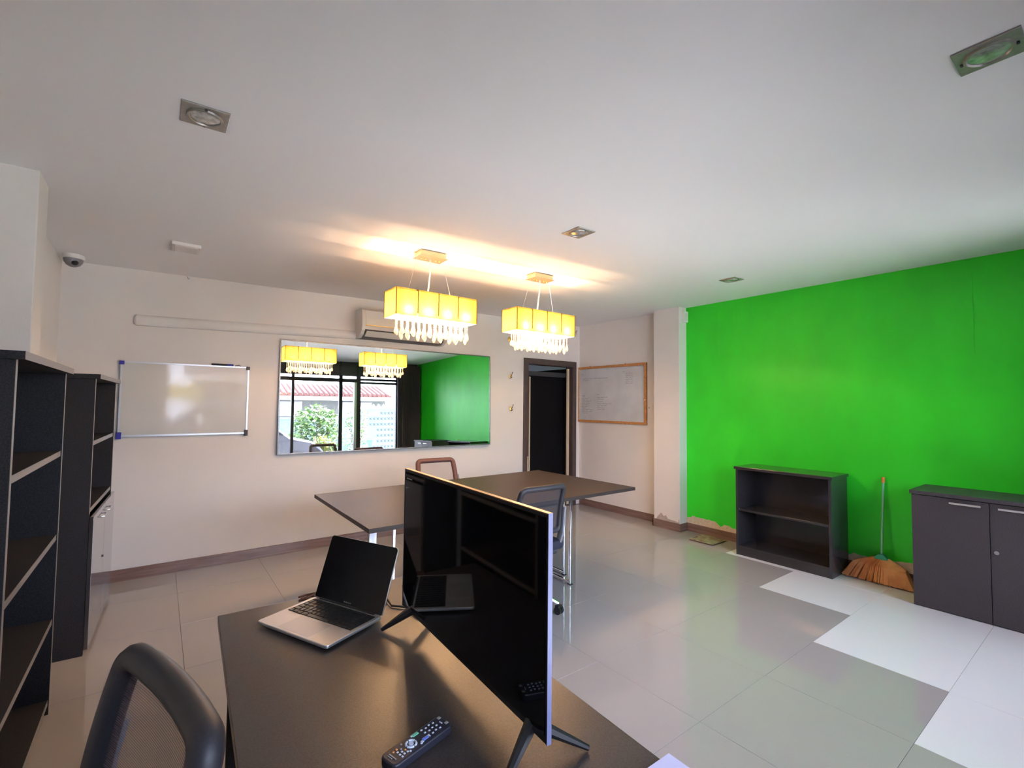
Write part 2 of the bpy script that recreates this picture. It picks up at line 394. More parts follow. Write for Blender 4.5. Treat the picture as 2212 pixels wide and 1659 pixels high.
# leaf swung into the dark room, its raw edge facing us
lf = MB().box(0, .02, .01, .04, .78, 1.90).build('door_leaf', M['doorleaf'], d1, bevel=.002); lf.location = (4.60, 4.83, 0)
MB().box(4.594, 4.827, .01, 4.628, 4.852, 1.90).build('door_leaf_edge', M['beige'], d1, bevel=.001)
MB().box(3.86, 4.87, 0, 3.93, 4.93, 1.84).box(3.86, 4.87, 1.78, 4.60, 4.93, 1.84).build('inner_frame', M['dgrey_pl'], d1)
MB().box(3.945, 4.88, .02, 3.965, 4.90, 1.765).build('pull_strip', M['beige'], d1)
MB().box(3.93, 4.93, 0, 4.60, 4.94, 1.78).build('dark_opening_fill', M['doorleaf'], d1)  # black sheet puts the next room's darkness into the opening
MB().box(3.832, 4.765, .30, 3.845, 4.775, .72).build('hinge_strip', M['beige'], d1)

# ------------------------------------------------------------------ front facade behind the camera
fz = MB(); F0, F1 = -.665, -.605
def post(a, b, z0=0, z1=2.19): fz.box(a, F0, z0, b, F1, z1)
for a, b in ((3.385, 3.475), (3.02, 3.09), (2.095, 2.145), (1.16, 1.23), (.19, .25), (4.28, 4.34)): post(a, b)
fz.box(.19, F0, 2.055, 3.385, F1, 2.13).box(3.475, F0, 2.10, 4.28, F1, 2.145).box(3.475, F0, 2.03, 4.28, F1, 2.075)
fz.box(.19, F0, 0, 4.34, F1, .07)
fac = struct(fz.build('window_1', M['frame'], bevel=.003))
MB().box(3.33, F0+.01, .07, 3.383, F1+.012, 2.05).build('window_post', M['alu'], fac)
for a, b, z0, z1 in ((3.475, 4.28, .07, 2.03), (3.09, 3.33, .07, 2.055), (2.145, 3.02, .07, 2.055), (1.23, 2.095, .07, 2.055), (.25, 1.16, .07, 2.055), (.25, 3.385, 2.13, 2.19), (3.475, 4.28, 2.145, 2.19)):
    MB().box(a, -.638, z0, b, -.632, z1).build('window_pane', M['glassw'], fac)
fw_ = MB().box(XL-.1, -.70, 0, .19, -.60, 2.6).box(.19, -.70, 2.19, XR+.1, -.60, 2.6).box(4.34, -.70, 0, XR+.1, -.60, 2.19)
struct(fw_.build('wall_front', M['curtain']))
MB().box(3.02, -.60, 2.19, 3.06, -.585, 2.49).box(3.38, -.60, 2.19, 3.42, -.585, 2.49).build('trim_1', M['frame'])['kind'] = 'structure'
def curtain(x0, x1, label):
    n = 150; rows = []
    for k in range(13):
        z = .02 + k*(2.46-.02)/12; rows.append([(x0+(x1-x0)*i/n, -.40+.045*math.sin(i*.62+.3*math.sin(k*.5))*(.7+.3*math.sin(i*.13)), z) for i in range(n+1)])
    o = MB().grid(rows).build('curtain', M['curtain'], smooth=True)
    so = o.modifiers.new('thick', 'SOLIDIFY'); so.thickness = .004
    return tag(o, label, 'curtain')
curtain(4.22, 4.78, 'dark pleated curtain beside the green wall, seen in the mirror')

# ------------------------------------------------------------------ outdoors, seen in the mirror
struct(box('ground', M['conc'], -12, -40, -.16, 22, -.70, -.10))
hs = thing('house', 'pale house with red tiled roof and white fascia across the street', 'house', (0, -13, 0))
MB().box(1.5, -2, -.1, 9.3, -.8, 2.3).build('wall', M['render'], hs)
MB().box(1.2, -.95, 2.28, 9.4, .0, 2.50).build('fascia', M['white'], hs)
MB().box(3.3, -.81, 1.55, 5.3, -.78, 2.22).build('window', M['shutter'], hs)
MB().box(7.0, -.81, 1.4, 8.6, -.78, 2.2).build('window', M['shutter'], hs)
for k in range(36):
    x = 1.2 + k*.225
    MB().tube([(x, .12, 2.50), (x, -1.5, 3.05)], .085, seg=6).build('roof_tile', M['roof'], hs)
MB().prism([(-1.6, 2.98), (.05, 2.42), (.05, 2.50), (-1.6, 3.1)], 1.2, 9.3, mx=MAT_YZ).build('roof', M['roof'], hs)
bw = tag(MB().box(1.5, -8.6, -.1, 6.25, -8.5, 1.35).box(1.5, -8.62, 1.35, 6.25, -8.48, 1.42).build('boundary_wall', M['gatem']), 'low pale blue boundary wall behind the bushes outside', 'wall')
gt = thing('gate', 'pale blue metal gate with cut-out flower pattern across the street', 'gate', (6.35, -9, 0))
MB().box(0, -.02, .0, 1.9, 0, 1.80).build('gate_panel', M['gatem'], gt)
MB().box(-.05, -.03, 1.74, 1.95, .03, 1.82).box(-.05, -.03, -.1, 0, .03, 1.82).box(1.9, -.03, -.1, 1.95, .03, 1.82).build('gate_frame', M['white'], gt)
MB().box(.32, 0, 1.46, .80, .02, 1.62).build('name_plate', M['shutter'], gt)
mo = None
for i in range(12):
    for j in range(7):
        if j == 6 and 1 <= i <= 4: continue
        if i < 4 and j in (1, 2, 3): continue
        if mo is None:
            b = MB()
            for q in range(4):
                a = q*PI/2+PI/4; b.tube([(.0, .004, .0), (.062*math.cos(a), .004, .062*math.sin(a))], .011, seg=5)
            mo = b.build('flower_cutout', M['gated'], gt); o = mo
        else: o = mo.copy(); sc.collection.objects.link(o)
        o.location = (.12+i*.152, 0, .22+j*.225)
for i in range(9): 
    b = MB().prism([(0, 0), (.18, 0), (.09, .12)], -.01, .01, mx=MAT_XZ).build('gate_finial', M['white'], gt); b.location = (.05+i*.205, 0, 1.82)
bn = thing('wheelie_bin', 'light blue plastic bin standing before the patterned gate', 'bin', (6.15, -8.0, -.10))
MB().prism([(-.2, 0), (.2, 0), (.25, .62), (-.25, .62)], -.2, .2, mx=MAT_XZ).build('bin_body', M['bin'], bn)
MB().box(-.27, -.23, .62, .27, .23, .67, bev=.02).build('lid', M['bin'], bn)
MB().box(-.07, .2, .3, .09, .212, .48).build('sticker', M['white'], bn)
def bush(name, label, x, y, w, h, mats, n, ls, z0=.0, seed=1):
    random.seed(seed); t = thing(name, label, 'shrub', (x, y, -.1))
    st = MB()
    for k in range(9):
        a = random.uniform(0, 2*PI); st.tube([(0, 0, 0), (w*.25*math.cos(a), w*.2*math.sin(a), h*.5), (w*.42*math.cos(a), w*.3*math.sin(a), h*.92)], [.02, .012, .005], seg=5)
    st.build('stem', M['twig'], t)
    for mi, m in enumerate(mats):
        b = bmesh.new()
        for k in range(n//len(mats)):
            a = random.uniform(0, 2*PI); rr = math.sqrt(random.random()); zz = random.uniform(z0, 1)
            f = 1-.45*abs(zz-.5)
            p = Vector((w/2*rr*math.cos(a)*f, w/2.6*rr*math.sin(a)*f, h*zz*(1-.22*rr)))
            d = Vector((random.uniform(-1, 1), random.uniform(-1, 1), random.uniform(-.5, .9))).normalized()
            s_ = d.cross(Vector((0, 0, 1))).normalized()*ls*.42; L = d*ls*random.uniform(.7, 1.2)
            v = [b.verts.new(q) for q in (p, p+L*.5+s_+Vector((0, 0, ls*.1)), p+L, p+L*.5-s_)]
            b.faces.new(v)
        me = bpy.data.meshes.new('foliage'); b.to_mesh(me); b.free(); me.materials.append(m)
        o = bpy.data.objects.new('foliage', me); sc.collection.objects.link(o); o.parent = t; o['kind'] = 'stuff'
    return t
bush('shrub', 'tall leafy green and pale shrub outside the window, seen in the mirror', 3.93, -5.95, 1.65, 1.98, [M['leaf'], M['leafp']], 2400, .13, .12, 1)
bush('shrub', 'thin leafy shrub right of the tall pale one outside', 5.2, -6.0, .85, 2.0, [M['leaf'], M['leafp'], M['white']], 620, .11, .2, 2)
bush('shrub', 'low yellow-leaved shrub in front of the tall green one', 3.86, -4.9, .62, .98, [M['leafy'], M['leaf']], 460, .085, .1, 3)
ys = thing('reflected_panel', 'yellow panel added outside to make the yellow streak in the whiteboard', 'sign', (.72, -6, -.1))  # made-up panel, there only for its yellow reflection in the whiteboard
MB().box(-.50, -.02, 1.50, .42, .02, 1.92).build('panel', mat('yellow_panel', (.42, .33, .03), .5), ys)
for x in (-.4, .4): MB().cyl((x, 0, .80), .02, 1.6, seg=10).build('post', M['shutter'], ys)
# car
ct = thing('car', 'silver car parked outside, its bonnet seen in the mirror', 'car', (1.55, -3.4, -.10))
prof = [(-2.1, .25), (-2.15, .6), (-2.0, .95), (-1.2, 1.02), (-.7, 1.42), (.35, 1.45), (.62, 1.22), (.95, .98), (1.45, .86), (1.72, .62), (1.75, .3), (1.6, .22)]
MB().prism(prof, -.8, .8, mx=MAT_XZ).build('car_body', M['car'], ct, bevel=.05)
MB().prism([(-.98, 1.05), (-.64, 1.36), (.30, 1.39), (.80, 1.04)], -.815, .815, mx=MAT_XZ).build('side_window', M['carglass'], ct)
for x in (-1.35, 1.1):
    for y in (-.74, .74): MB().cyl((x, y, .31), .31, .2, axis='Y').build('wheel', M['tyre'], ct)
MB().box(1.35, -.70, .66, 1.66, -.45, .76).box(1.35, .45, .66, 1.66, .70, .76).build('headlight', M['lens'], ct)

# ------------------------------------------------------------------ furniture
def bookcase(x, y, rz, w, h, label, doors=False):
    # local: front faces +x, width along +y from 0 to w, carcass back at x=-.28
    t = thing('bookcase', label, 'bookcase', (x, y, 0), rz); D = -.27; th = .022
    for y0 in (0, w-th): 
        o = MB().box(D, y0, 0, 0, y0+th, h-.025).build('side_panel', M['black_lam'], t)
        MB().box(0, y0, .0 if not doors else .76, .001, y0+th, h-.025).build('edge_sheen_strip', M['edge'], o)
    o = MB().box(D, -.02, h-.025, .022, w+.02, h).build('top_panel', M['black_lam'], t)
    MB().box(.022, -.02, h-.025, .023, w+.02, h).build('edge_sheen_strip', M['edge'], o)
    MB().box(D, th, .02, D+.008, w-th, h-.025).build('back_panel', M['black_lam'], t)
    for z in (1.135, .762, .39, .04):
        if doors and z < .7: continue
        o = MB().box(D+.008, th, z, -.004, w-th, z+.024).build('shelf', M['black_lam'], t)
        MB().box(-.004, th, z, -.003, w-th, z+.024).build('edge_sheen_strip', M['edge'], o)
    MB().box(D+.01, th, 0, -.02, w-th, .04).build('plinth', M['black_lam'], t)
    if doors:
        for (a, b, s) in ((.003, w/2-.002, 1), (w/2+.002, w-.003, -1)):
            d = MB().box(.002, a, .03, .020, b, .745).build('door', M['gloss_door'], t, bevel=.001)
            c = (b-.17, b-.05) if s > 0 else (a+.05, a+.17)
            MB().tube([(.020, c[0], .69), (.034, c[0]+.004, .69), (.034, c[1]-.004, .69), (.020, c[1], .69)], .004).build('handle', M['chrome'], d)
            MB().cyl((.022, (b-.02) if s > 0 else (a+.02), .42), .007, .006, axis='X', seg=12).build('lock', M['doorfr'], d) if s > 0 else None
    return t
bookcase(-.345, 2.0, 0, .95, 1.533, 'black open bookcase without doors standing in front of the white pillar')
bookcase(-.287, 3.48, -R(2.3), .90, 1.533, 'black bookcase with glossy lower doors, further one beside the whiteboard', doors=True)

# low open shelf against the green wall
t = thing('low_bookcase', 'low black open bookcase with one shelf against the green wall', 'bookcase', (4.42, 1.535, 0))
W_, H_, D_ = .795, .825, .355
for y0 in (0, W_-.02): MB().box(0, y0, 0, D_, y0+.02, H_-.025).build('side_panel', M['black_gloss'], t, bevel=.001)
MB().box(-.012, -.012, H_-.025, D_+.005, W_+.012, H_).build('top_panel', M['black_gloss'], t, bevel=.002)
MB().box(D_-.01, .02, .03, D_, W_-.02, H_-.025).build('back_panel', M['black_gloss'], t)
MB().box(.01, .02, .41, D_-.01, W_-.02, .43).build('shelf', M['black_gloss'], t, bevel=.001)
MB().box(.01, .02, .065, D_-.01, W_-.02, .085).build('bottom_panel', M['black_gloss'], t)
MB().box(.005, .02, 0, .02, W_-.02, .065).build('plinth', M['black_gloss'], t)
MB().sph((.0, W_-.035, .43), .004).build('shelf_pin', M['chrome'], t)
# cabinet with two doors
t = thing('low_cabinet', 'low dark grey two-door cabinet with silver handles beside the broom', 'cabinet', (4.35, .21, 0))
W_, H_, D_ = .795, .81, .42
MB().box(.02, 0, 0, D_, W_, H_-.025).build('body', M['charcoal'], t)
MB().box(-.012, -.008, H_-.025, D_, W_+.008, H_).build('top_panel', M['charcoal'], t, bevel=.001)
for k, (a, b) in enumerate(((.001, W_/2-.002), (W_/2+.002, W_-.001))):
    d = MB().box(0, a, .005, .018, b, H_-.03).build('door', M['charcoal'], t, bevel=.001)
    hy = (.205, .355) if k == 0 else (.435, .590)
    MB().box(-.022, hy[0], .745, -.014, hy[1], .757, bev=.002).box(-.016, hy[0]+.01, .747, 0, hy[0]+.02, .755).box(-.016, hy[1]-.02, .747, 0, hy[1]-.01, .755).build('handle', M['silver'], d)
MB().cyl((-.006, .368, .47), .012, .014, axis='X', seg=20).build('lock', M['chrome'], t)
# the black side board panel glimpsed beyond (next to the skirting)
# ------------------------------------------------------------------ conference table
t = thing('conference_table', 'large dark rectangular table with chrome frame legs below the mirror', 'table', (0, 0, 0))
poly = [(.874, 2.364), (3.022, 2.400), (2.998, 3.56), (.886, 3.462)]
MB().prism(poly, .726, .75).build('tabletop', M['table'], t, bevel=.001)
def loop_leg(x, y0, y1, w=.022, d=.012):
    return MB().box(x-d, y0, .02, x+d, y0+w*2, .726).box(x-d, y1-w*2, .02, x+d, y1, .726).box(x-d, y0, .006, x+d, y1, .028).box(x-d, y0, .70, x+d, y1, .726).build('leg_frame', M['chrome'], t, bevel=.003)
for (x, y, w, d) in ((.935, 2.48, .022, .012), (1.065, 2.50, .009, .010), (1.62, 3.34, .022, .012), (1.75, 3.34, .009, .010)):
    o = MB().box(x-w, y-d, .004, x+w, y+d, .726).build('leg', M['chrome'], t, bevel=.003)
    MB().box(x-w-.004, y-d-.004, 0, x+w+.004, y+d+.004, .008).build('foot_cap', M['black'], o)
for (x, y0, y1, w, d) in ((2.60, 2.68, 3.30, .009, .010), (2.705, 2.86, 3.42, .006, .010)):
    o = loop_leg(x, y0, y1, w, d)
    MB().box(x-.014, y0-.004, 0, x+.014, y0+.03, .007).box(x-.014, y1-.03, 0, x+.014, y1+.004, .007).build('foot_cap', M['black'], o)
MB().box(1.0, 2.95, .67, 2.62, 2.99, .70).build('crossbar', M['dgrey_pl'], t)

# ------------------------------------------------------------------ office chairs
RK = [.058]
def back_y(z): 
    s = (z-.56)/.33; return -.220 - RK[0]*s*s - .02*s
def office_chair(label, loc, rz, frame, cloth, fr=.02, wf=1.0, cr=.045):
    t = thing('office_chair', label, 'chair', loc, rz)
    def P(u, z): return (u, back_y(z) + .35*u*u, z)
    # closed rounded trapezoid outline
    zt, zb, wt, wbm = .872, .575, .172*wf, .190*wf
    pts = []
    corners = [(wt, zt, 0), (-wt, zt, 90), (-wbm, zb, 180), (wbm, zb, 270)]
    for (cx, cz, a0) in corners:
        sx = 1 if cx > 0 else -1; sz = 1 if cz > .7 else -1
        ox, oz = cx - sx*cr, cz - sz*cr
        for k in range(7):
            a = R(a0 + 90*k/6); pts.append(P(ox+cr*math.cos(a), oz+cr*math.sin(a)))
        nx = corners[(corners.index((cx, cz, a0))+1) % 4]
        nsx = 1 if nx[0] > 0 else -1; nsz = 1 if nx[1] > .7 else -1
        e = (nx[0]-nsx*cr+cr*math.cos(R(nx[2])), nx[1]-nsz*cr+cr*math.sin(R(nx[2])))
        s0 = (ox+cr*math.cos(R(a0+90)), oz+cr*math.sin(R(a0+90)))
        for k in range(1, 6): pts.append(P(s0[0]+(e[0]-s0[0])*k/6, s0[1]+(e[1]-s0[1])*k/6))
    MB().tube(pts, fr, seg=12, closed=True).build('back_frame', frame, t, smooth=True)
    rows = []
    for k in range(13):
        z = zb-.008 + (zt-zb+.016)*k/12; w = wbm + (wt-wbm)*k/12; w2 = w+.002
        if k in (0, 12): w2 = w-.028
        if k in (1, 11): w2 = w-.006
        rows.append([P(w2*(2*i/12-1), z) for i in range(13)])
    MB().grid(rows).build('back_mesh', cloth, t, smooth=True)
    for s in (-1, 1):
        br = MB().tube([(s*.198*wf, back_y(.735), .735), (s*.206*wf, back_y(.66)+.004, .66), (s*.211*wf, -.212, .56), (s*.209*wf, -.185, .47), (s*.19, -.11, .422)], .02, seg=10, flat=(.010, .028), upv=(s*.2, 1, .2)).build('side_bracket', M['grey_pl'], t, smooth=True)
        for z in (.64, .54): MB().cyl((s*.219*wf, back_y(z)+.004, z), .008, .008, axis='X', seg=12).build('bolt', M['black'], br)
    # seat cushion
    n = 15; rows = []
    b = MB().box(-.235, -.22, .44, .235, .24, .505, bev=.028); b.build('seat', M['navy'], t, smooth=True)
    MB().box(-.20, -.19, .41, .20, .21, .442, bev=.01).build('seat_pan', M['dgrey_pl'], t)
    MB().box(-.08, -.10, .37, .08, .10, .41, bev=.008).build('tilt_mechanism', M['black'], t)
    MB().cyl((0, 0, .26), .024, .24).build('gas_lift', M['chrome'], t, smooth=True)
    MB().lathe([(.001, .15), (.045, .15), (.05, .09), (.045, .07), (.001, .07)]).build('hub', M['chrome'], t, smooth=True)
    for k in range(5):
        a = R(-35 + 72*k); c, s = math.cos(a), math.sin(a)
        lg = MB().tube([(c*.03, s*.03, .12), (c*.12, s*.12, .125), (c*.22, s*.22, .105), (c*.285, s*.285, .07)], [.021, .019, .016, .013], seg=8).build('base_leg', M['chrome'], t, smooth=True)
        b = MB().cyl((-.013, 0, 0), .026, .018, axis='X', seg=20).cyl((.013, 0, 0), .026, .018, axis='X', seg=20).box(-.022, -.014, .004, .022, .02, .034, bev=.006)
        cs = b.build('caster', M['black'], lg, smooth=True); cs.location = (c*.29, s*.29, .026); cs.rotation_euler = (0, 0, a+.8)
    return t
office_chair('black mesh-back office chair at the near side of the big table', (1.94, 2.525, 0), 0, M['dgrey_pl'], M['clothb'], .019, 1.0, .03)
office_chair('office chair with brown frame and pale mesh behind the big table', (2.016, 3.59, 0), PI-R(4), M['brown_pl'], M['clotho'], .022, 1.0, .028)
RK[0] = .036
office_chair('black striped-mesh office chair between the bookcase and the laptop desk', (-.222, .992, 0), R(105), M['dgrey_pl'], M['clothf'], .026, 1.2, .034)

# ------------------------------------------------------------------ front desk and what stands on it
DZ_ = .73; ds = R(-2.4)
t = thing('desk', 'dark brown desk carrying the open laptop and the television', 'desk', (.167, 1.722, 0), ds)
MB().box(0, -1.42, DZ_-.025, .655, 0, DZ_).build('desktop', M['desk'], t, bevel=.001)
for y in (-.06, -1.38): MB().box(.03, y-.012, 0, .625, y+.012, DZ_-.025).build('side_panel', M['black_lam'], t)
MB().box(.20, -1.36, .35, .218, -.08, DZ_-.025).build('modesty_panel', M['black_lam'], t)
MB().box(.006, -.10, DZ_-.045, .03, -.02, DZ_-.025).build('corner_bracket', M['black'], t)

# laptop
lx = Vector((.408, 1.487, DZ_)); lr = math.atan2(-.909, .416)
t = thing('laptop', 'open silver laptop with black screen and keyboard on the desk', 'laptop', lx, lr)
W2, D2 = .149, .103
b = MB(); poly = []
for (sx, sy, a0) in ((1, 1, 0), (-1, 1, 90), (-1, -1, 180), (1, -1, 270)):
    for k in range(6): a = R(a0+18*k); poly.append((sx*(W2-.010)+.010*math.cos(a), sy*(D2-.010)+.010*math.sin(a)))
b.prism(poly, .0062, .015).build('base', M['silver'], t, bevel=.002)
for fx in (-.12, .12):
    for fy in (-.08, .08): MB().cyl((fx, fy, .0033), .006, .0066, seg=14).build('rubber_foot', M['black'], t)
kb = MB().box(-.136, -.010, .0148, .136, .088, .0153).build('keyboard', M['black'], t)
keyc = {}
def key(x, y, w, h=.0135):
    k = round(w, 4), h
    if k not in keyc: o = MB().box(-w/2, -h/2, 0, w/2, h/2, .0016).build('key', M['key'], kb, bevel=.0004); keyc[k] = o
    else: o = keyc[k].copy(); sc.collection.objects.link(o)
    o.location = (x, y, .0153)
for r in range(5):
    y = .066-.0172*r+.0; n = 14 if r in (0,) else 13
    ofs = (0, .004, .008, .012)[min(r, 3)]
    if r < 4:
        xs = -.1335; wl = [.016]*14 if r == 0 else [.016+ofs] + [.0155]*12 + [.016+ofs*1.0]
        tot = sum(wl) + .0035*(len(wl)-1); sc_ = .267/tot
        for w in wl: key(xs+w*sc_/2, y, w*sc_-.0005); xs += (w+.0035)*sc_
    else:
        xs = -.1335
        for w in (.016, .016, .016, .0195, .090, .0195, .016): key(xs+w/2, y, w); xs += w+.0035
        for q in range(3): key(.0905+q*.0185, y-.0035, .0165, .0065)
        key(.109, y+.0040, .0165, .0060)
for q in range(14): key(-.1335+.0085+q*.0192, .0825, .0165, .008)
MB().box(-.064, -.095, .0149, .064, -.018, .01525).build('trackpad', M['padm'], t, bevel=.0003)
MB().tube([(-.12, .098, .0155), (.12, .098, .0155)], .004, seg=8).build('hinge', M['black'], t)
lid = bpy.data.objects.new('lid', None)
la = R(20)
def lidmesh(poly2, y0, y1, name, m, parent=None, bv=0):
    bb = MB().prism(poly2, y0, y1, mx=MAT_XZ)
    for v in bb.b.verts:
        y, z = v.co.y, v.co.z; v.co.y = .100 + y*math.cos(la) + z*math.sin(la); v.co.z = .0165 - y*math.sin(la) + z*math.cos(la)
    return bb.build(name, m, parent or t, bevel=bv)
LH = .197
poly = []
for (cx, cz, a0) in ((W2-.010, LH-.010, 0), (-W2+.010, LH-.010, 90), (-W2+.004, .004, 180), (W2-.004, .004, 270)):
    rr = .010 if cz > .1 else .004
    for k in range(6): a = R(a0+18*k); poly.append((cx+rr*math.cos(a), cz+rr*math.sin(a)))
lidm = lidmesh(poly, .0004, .005, 'lid', M['silver'])
lidmesh([(x*.994, z*.994+.0005) for x, z in poly], -.0006, .0004, 'screen', M['lapscreen'], lidm)
def text(body, size, m, name, parent, mx):
    cu = bpy.data.curves.new(name, 'FONT'); cu.body = body; cu.size = size; cu.align_x = 'CENTER'; cu.align_y = 'CENTER'; cu.extrude = .0001
    to = bpy.data.objects.new(name, cu); sc.collection.objects.link(to)
    dg = bpy.context.evaluated_depsgraph_get(); me = bpy.data.meshes.new_from_object(to.evaluated_get(dg))
    bpy.data.objects.remove(to); me.transform(mx); me.materials.append(m)
    o = bpy.data.objects.new(name, me); sc.collection.objects.link(o); o.parent = parent; return o
text('MacBook Air', .0062, M['rgrey'], 'logo_text', lidm, Matrix.Translation((0, .100+.0085*math.sin(la)-.0010, .0165+.0085)) @ Matrix.Rotation(R(90)-la, 4, 'X'))

# television
tv_r = math.atan2(-.999, -.047)
tc_ = Vector(((.604+.571)/2, (1.342+.649)/2, DZ_))
t = thing('television', 'flat black television standing on splayed feet on the desk', 'television', tc_, tv_r)
HW, zb, zt = .347, .055, .461
MB().box(-HW, .001, zb, HW, .012, zt).build('panel_housing', M['black'], t, bevel=.001)
MB().box(-HW+.05, .012, zb+.02, HW-.05, .045, zt-.12, bev=.012).build('rear_cover', M['black'], t)
MB().box(-HW+.007, -.0006, zb+.014, HW-.007, .001, zt-.007).build('screen', M['screen'], t)
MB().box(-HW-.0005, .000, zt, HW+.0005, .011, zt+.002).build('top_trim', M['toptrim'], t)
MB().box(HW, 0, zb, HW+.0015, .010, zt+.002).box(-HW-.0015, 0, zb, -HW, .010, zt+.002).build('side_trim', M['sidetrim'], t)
MB().box(-HW+.018, -.0010, zt-.0265, -HW+.058, -.0006, zt-.0235).build('logo_mark', M['rgrey'], t)
for s, x in ((-1, -.285), (1, .292)):
    for yd in ((-.066 if s < 0 else -.095), .108):
        MB().tube([(x, .008, zb+.008), (x+s*.012, .008+(yd-.008)*.25, zb-.006), (x+s*.048, yd, .006)], [.014, .012, .0055], seg=8).build('foot', M['black'], t, smooth=True)
# remote
t = thing('remote_control', 'black remote control with pale buttons lying on the desk', 'remote', (.419, .847, DZ_), R(15.2))
rp = []
L_, w_ = .0725, .0215
for (sx, sy, a0) in ((1, 1, 0), (-1, 1, 90), (-1, -1, 180), (1, -1, 270)):
    for k in range(6): a = R(a0+18*k); rp.append((sx*(L_-.010)+.010*math.cos(a), sy*(w_-.010)+.010*math.sin(a)))
MB().prism(rp, .001, .018).build('shell', M['remote'], t, bevel=.003)
bc = {}
def btn(x, y, m, w=.004, h=.003, name='button'):
    k = (m, w, h)
    if k not in bc: o = MB().box(-w/2, -h/2, 0, w/2, h/2, .0015).build(name, M[m], t, bevel=.0004); bc[k] = o
    else: o = bc[k].copy(); sc.collection.objects.link(o)
    o.location = (x, y, .018)
for i in range(4):
    for j in range(3): btn(.048-i*.0095, .011-j*.0105+(.002 if i % 2 else 0), 'rbtn')
btn(.066, .013, 'rgrey', .007, .006); btn(.066, -.009, 'rgrey', .007, .006); btn(.059, .0, 'rbtn', .002, .008)
btn(.004, .0135, 'rgreen', .014, .006); btn(.010, -.0095, 'rblue', .013, .0065); btn(.0195, -.010, 'rbtn', .002, .006); btn(.0, -.012, 'rbtn', .005, .005)
b = MB()
for k in range(4):
    a0 = R(k*90+8); b.tube([(-.017+.0095*math.cos(a0+R(74)*q/6), .0095*math.sin(a0+R(74)*q/6), .0185) for q in range(7)], .0022, seg=6)
b.build('navigation_ring', M['rbtn'], t); MB().cyl((-.017, 0, .019), .0048, .002, seg=20).build('ok_button', M['rbtn'], t)
for x, y, m in ((-.030, .013, 'rgrey'), (-.004, .0145, 'rbtn'), (-.030, -.0135, 'rbtn'), (-.004, -.0145, 'rbtn'), (-.034, -.004, 'rorange'), (-.034, -.0105, 'rbtn'), (-.038, .004, 'rgrey'), (-.041, -.003, 'rbtn'), (-.041, -.010, 'rbtn'), (-.044, .009, 'rorange'), (-.047, .002, 'rbtn'), (-.048, -.006, 'rbtn'), (-.052, .008, 'rorange'), (-.048, -.013, 'rbtn')): btn(x, y, m, .0035, .0035)
btn(-.060, 0, 'rgrey', .0025, .020, 'print_bar'); btn(-.064, .003, 'rgrey', .002, .012, 'print_bar')
# notebook / papers
t = thing('notebook', 'pale lilac paper pad with green cover at the bottom desk edge', 'notebook', (.792, .550, DZ_), R(-1))
MB().box(-.21, -.295, 0, .003, -.003, .002).build('cover', M['gcover'], t)
for k in range(3): MB().box(-.208+.001*k, -.293, .002+.002*k, 0-.001*k, 0, .0038+.002*k).build('sheet', M['paper'], t)
# cables
tag(MB().tube([(.655, 1.60, DZ_+.006), (.63, 1.53, DZ_+.010), (.625, 1.47, DZ_+.005), (.66, 1.43, DZ_+.006), (.66, 1.35, DZ_+.01)], .0035, seg=8).tube([(.66, 1.44, DZ_+.006), (.70, 1.47, DZ_+.006), (.72, 1.60, DZ_+.006)], .003, seg=6).build('power_cable', M['cable'], smooth=True), 'black power cable lying between the laptop and the television', 'cable')
tag(MB().tube([(.455, 1.68, DZ_+.004), (.43, 1.70, DZ_+.006), (.40, 1.695, DZ_+.004), (.392, 1.68, DZ_+.006), (.41, 1.672, DZ_+.01), (.45, 1.70, DZ_+.012), (.42, 1.712, DZ_+.008), (.395, 1.70, DZ_+.01)], .0035, seg=6).build('charging_cord', M['cordb'], smooth=True), 'brown charging cord coiled behind the laptop at desk edge', 'cord')

# ------------------------------------------------------------------ mirror
t = thing('wall_mirror', 'large rectangular mirror with thin silver frame on the white wall', 'mirror', (2.045, 4.722, .917))
t.rotation_euler = (R(-1.226), 0, 0)
mw, mh = 1.16, 1.045
MB().box(-mw, 0, 0, mw, .006, mh).build('mirror_glass', M['mirror'], t)
MB().box(-mw-.012, -.004, -.012, -mw, .03, mh+.012).box(mw, -.004, -.012, mw+.012, .03, mh+.012).box(-mw, -.004, -.012, mw, .03, 0).box(-mw, -.004, mh, mw, .03, mh+.012).build('frame', M['mframe'], t, bevel=.002)
MB().box(-mw, .006, 0, mw, .012, mh).build('backing', M['black'], t)

# ------------------------------------------------------------------ whiteboards
t = wthing('whiteboard', 'blank glossy whiteboard with aluminium frame and blue corners', 'whiteboard', .190, 1.112, .004)
w, h = .434, .578
MB().box(-w, -.012, 0, w, 0, h).build('board', M['board'], t)
MB().box(-w-.006, -.018, -.006, -w+.006, 0, h+.006).box(w-.006, -.018, -.006, w+.006, 0, h+.006).box(-w, -.018, -.006, w, 0, .008).box(-w, -.018, h-.006, w, 0, h+.006).build('frame', M['alu'], t)
for sx in (-1, 1):
    for z0, z1 in ((h-.022, h+.008), (-.022, .03)):
        o = MB().box(sx*w-.014 if sx < 0 else sx*w-.018, -.024, z0, sx*w+.018 if sx < 0 else sx*w+.010, 0, z1, bev=.003).build('corner_cap', M['blue'] if sx < 0 else M['dgrey_pl'], t)
        if sx < 0: o['label'] = 'blue plastic corner cap'
for x in (-.30,): MB().cyl((x, -.006, h+.012), .007, .01, axis='Y', seg=12).build('hanging_screw', M['silver'], t)
t = wthing('board_marker', 'black marker pen lying on top of the blank whiteboard', 'marker', .41, 1.705, .012)
MB().cyl((0, 0, 0), .0085, .13, axis='X', seg=14).build('barrel', M['black'], t, smooth=True)
MB().cyl((.075, 0, 0), .0092, .045, axis='X', seg=14).build('cap', M['blue'], t, smooth=True)
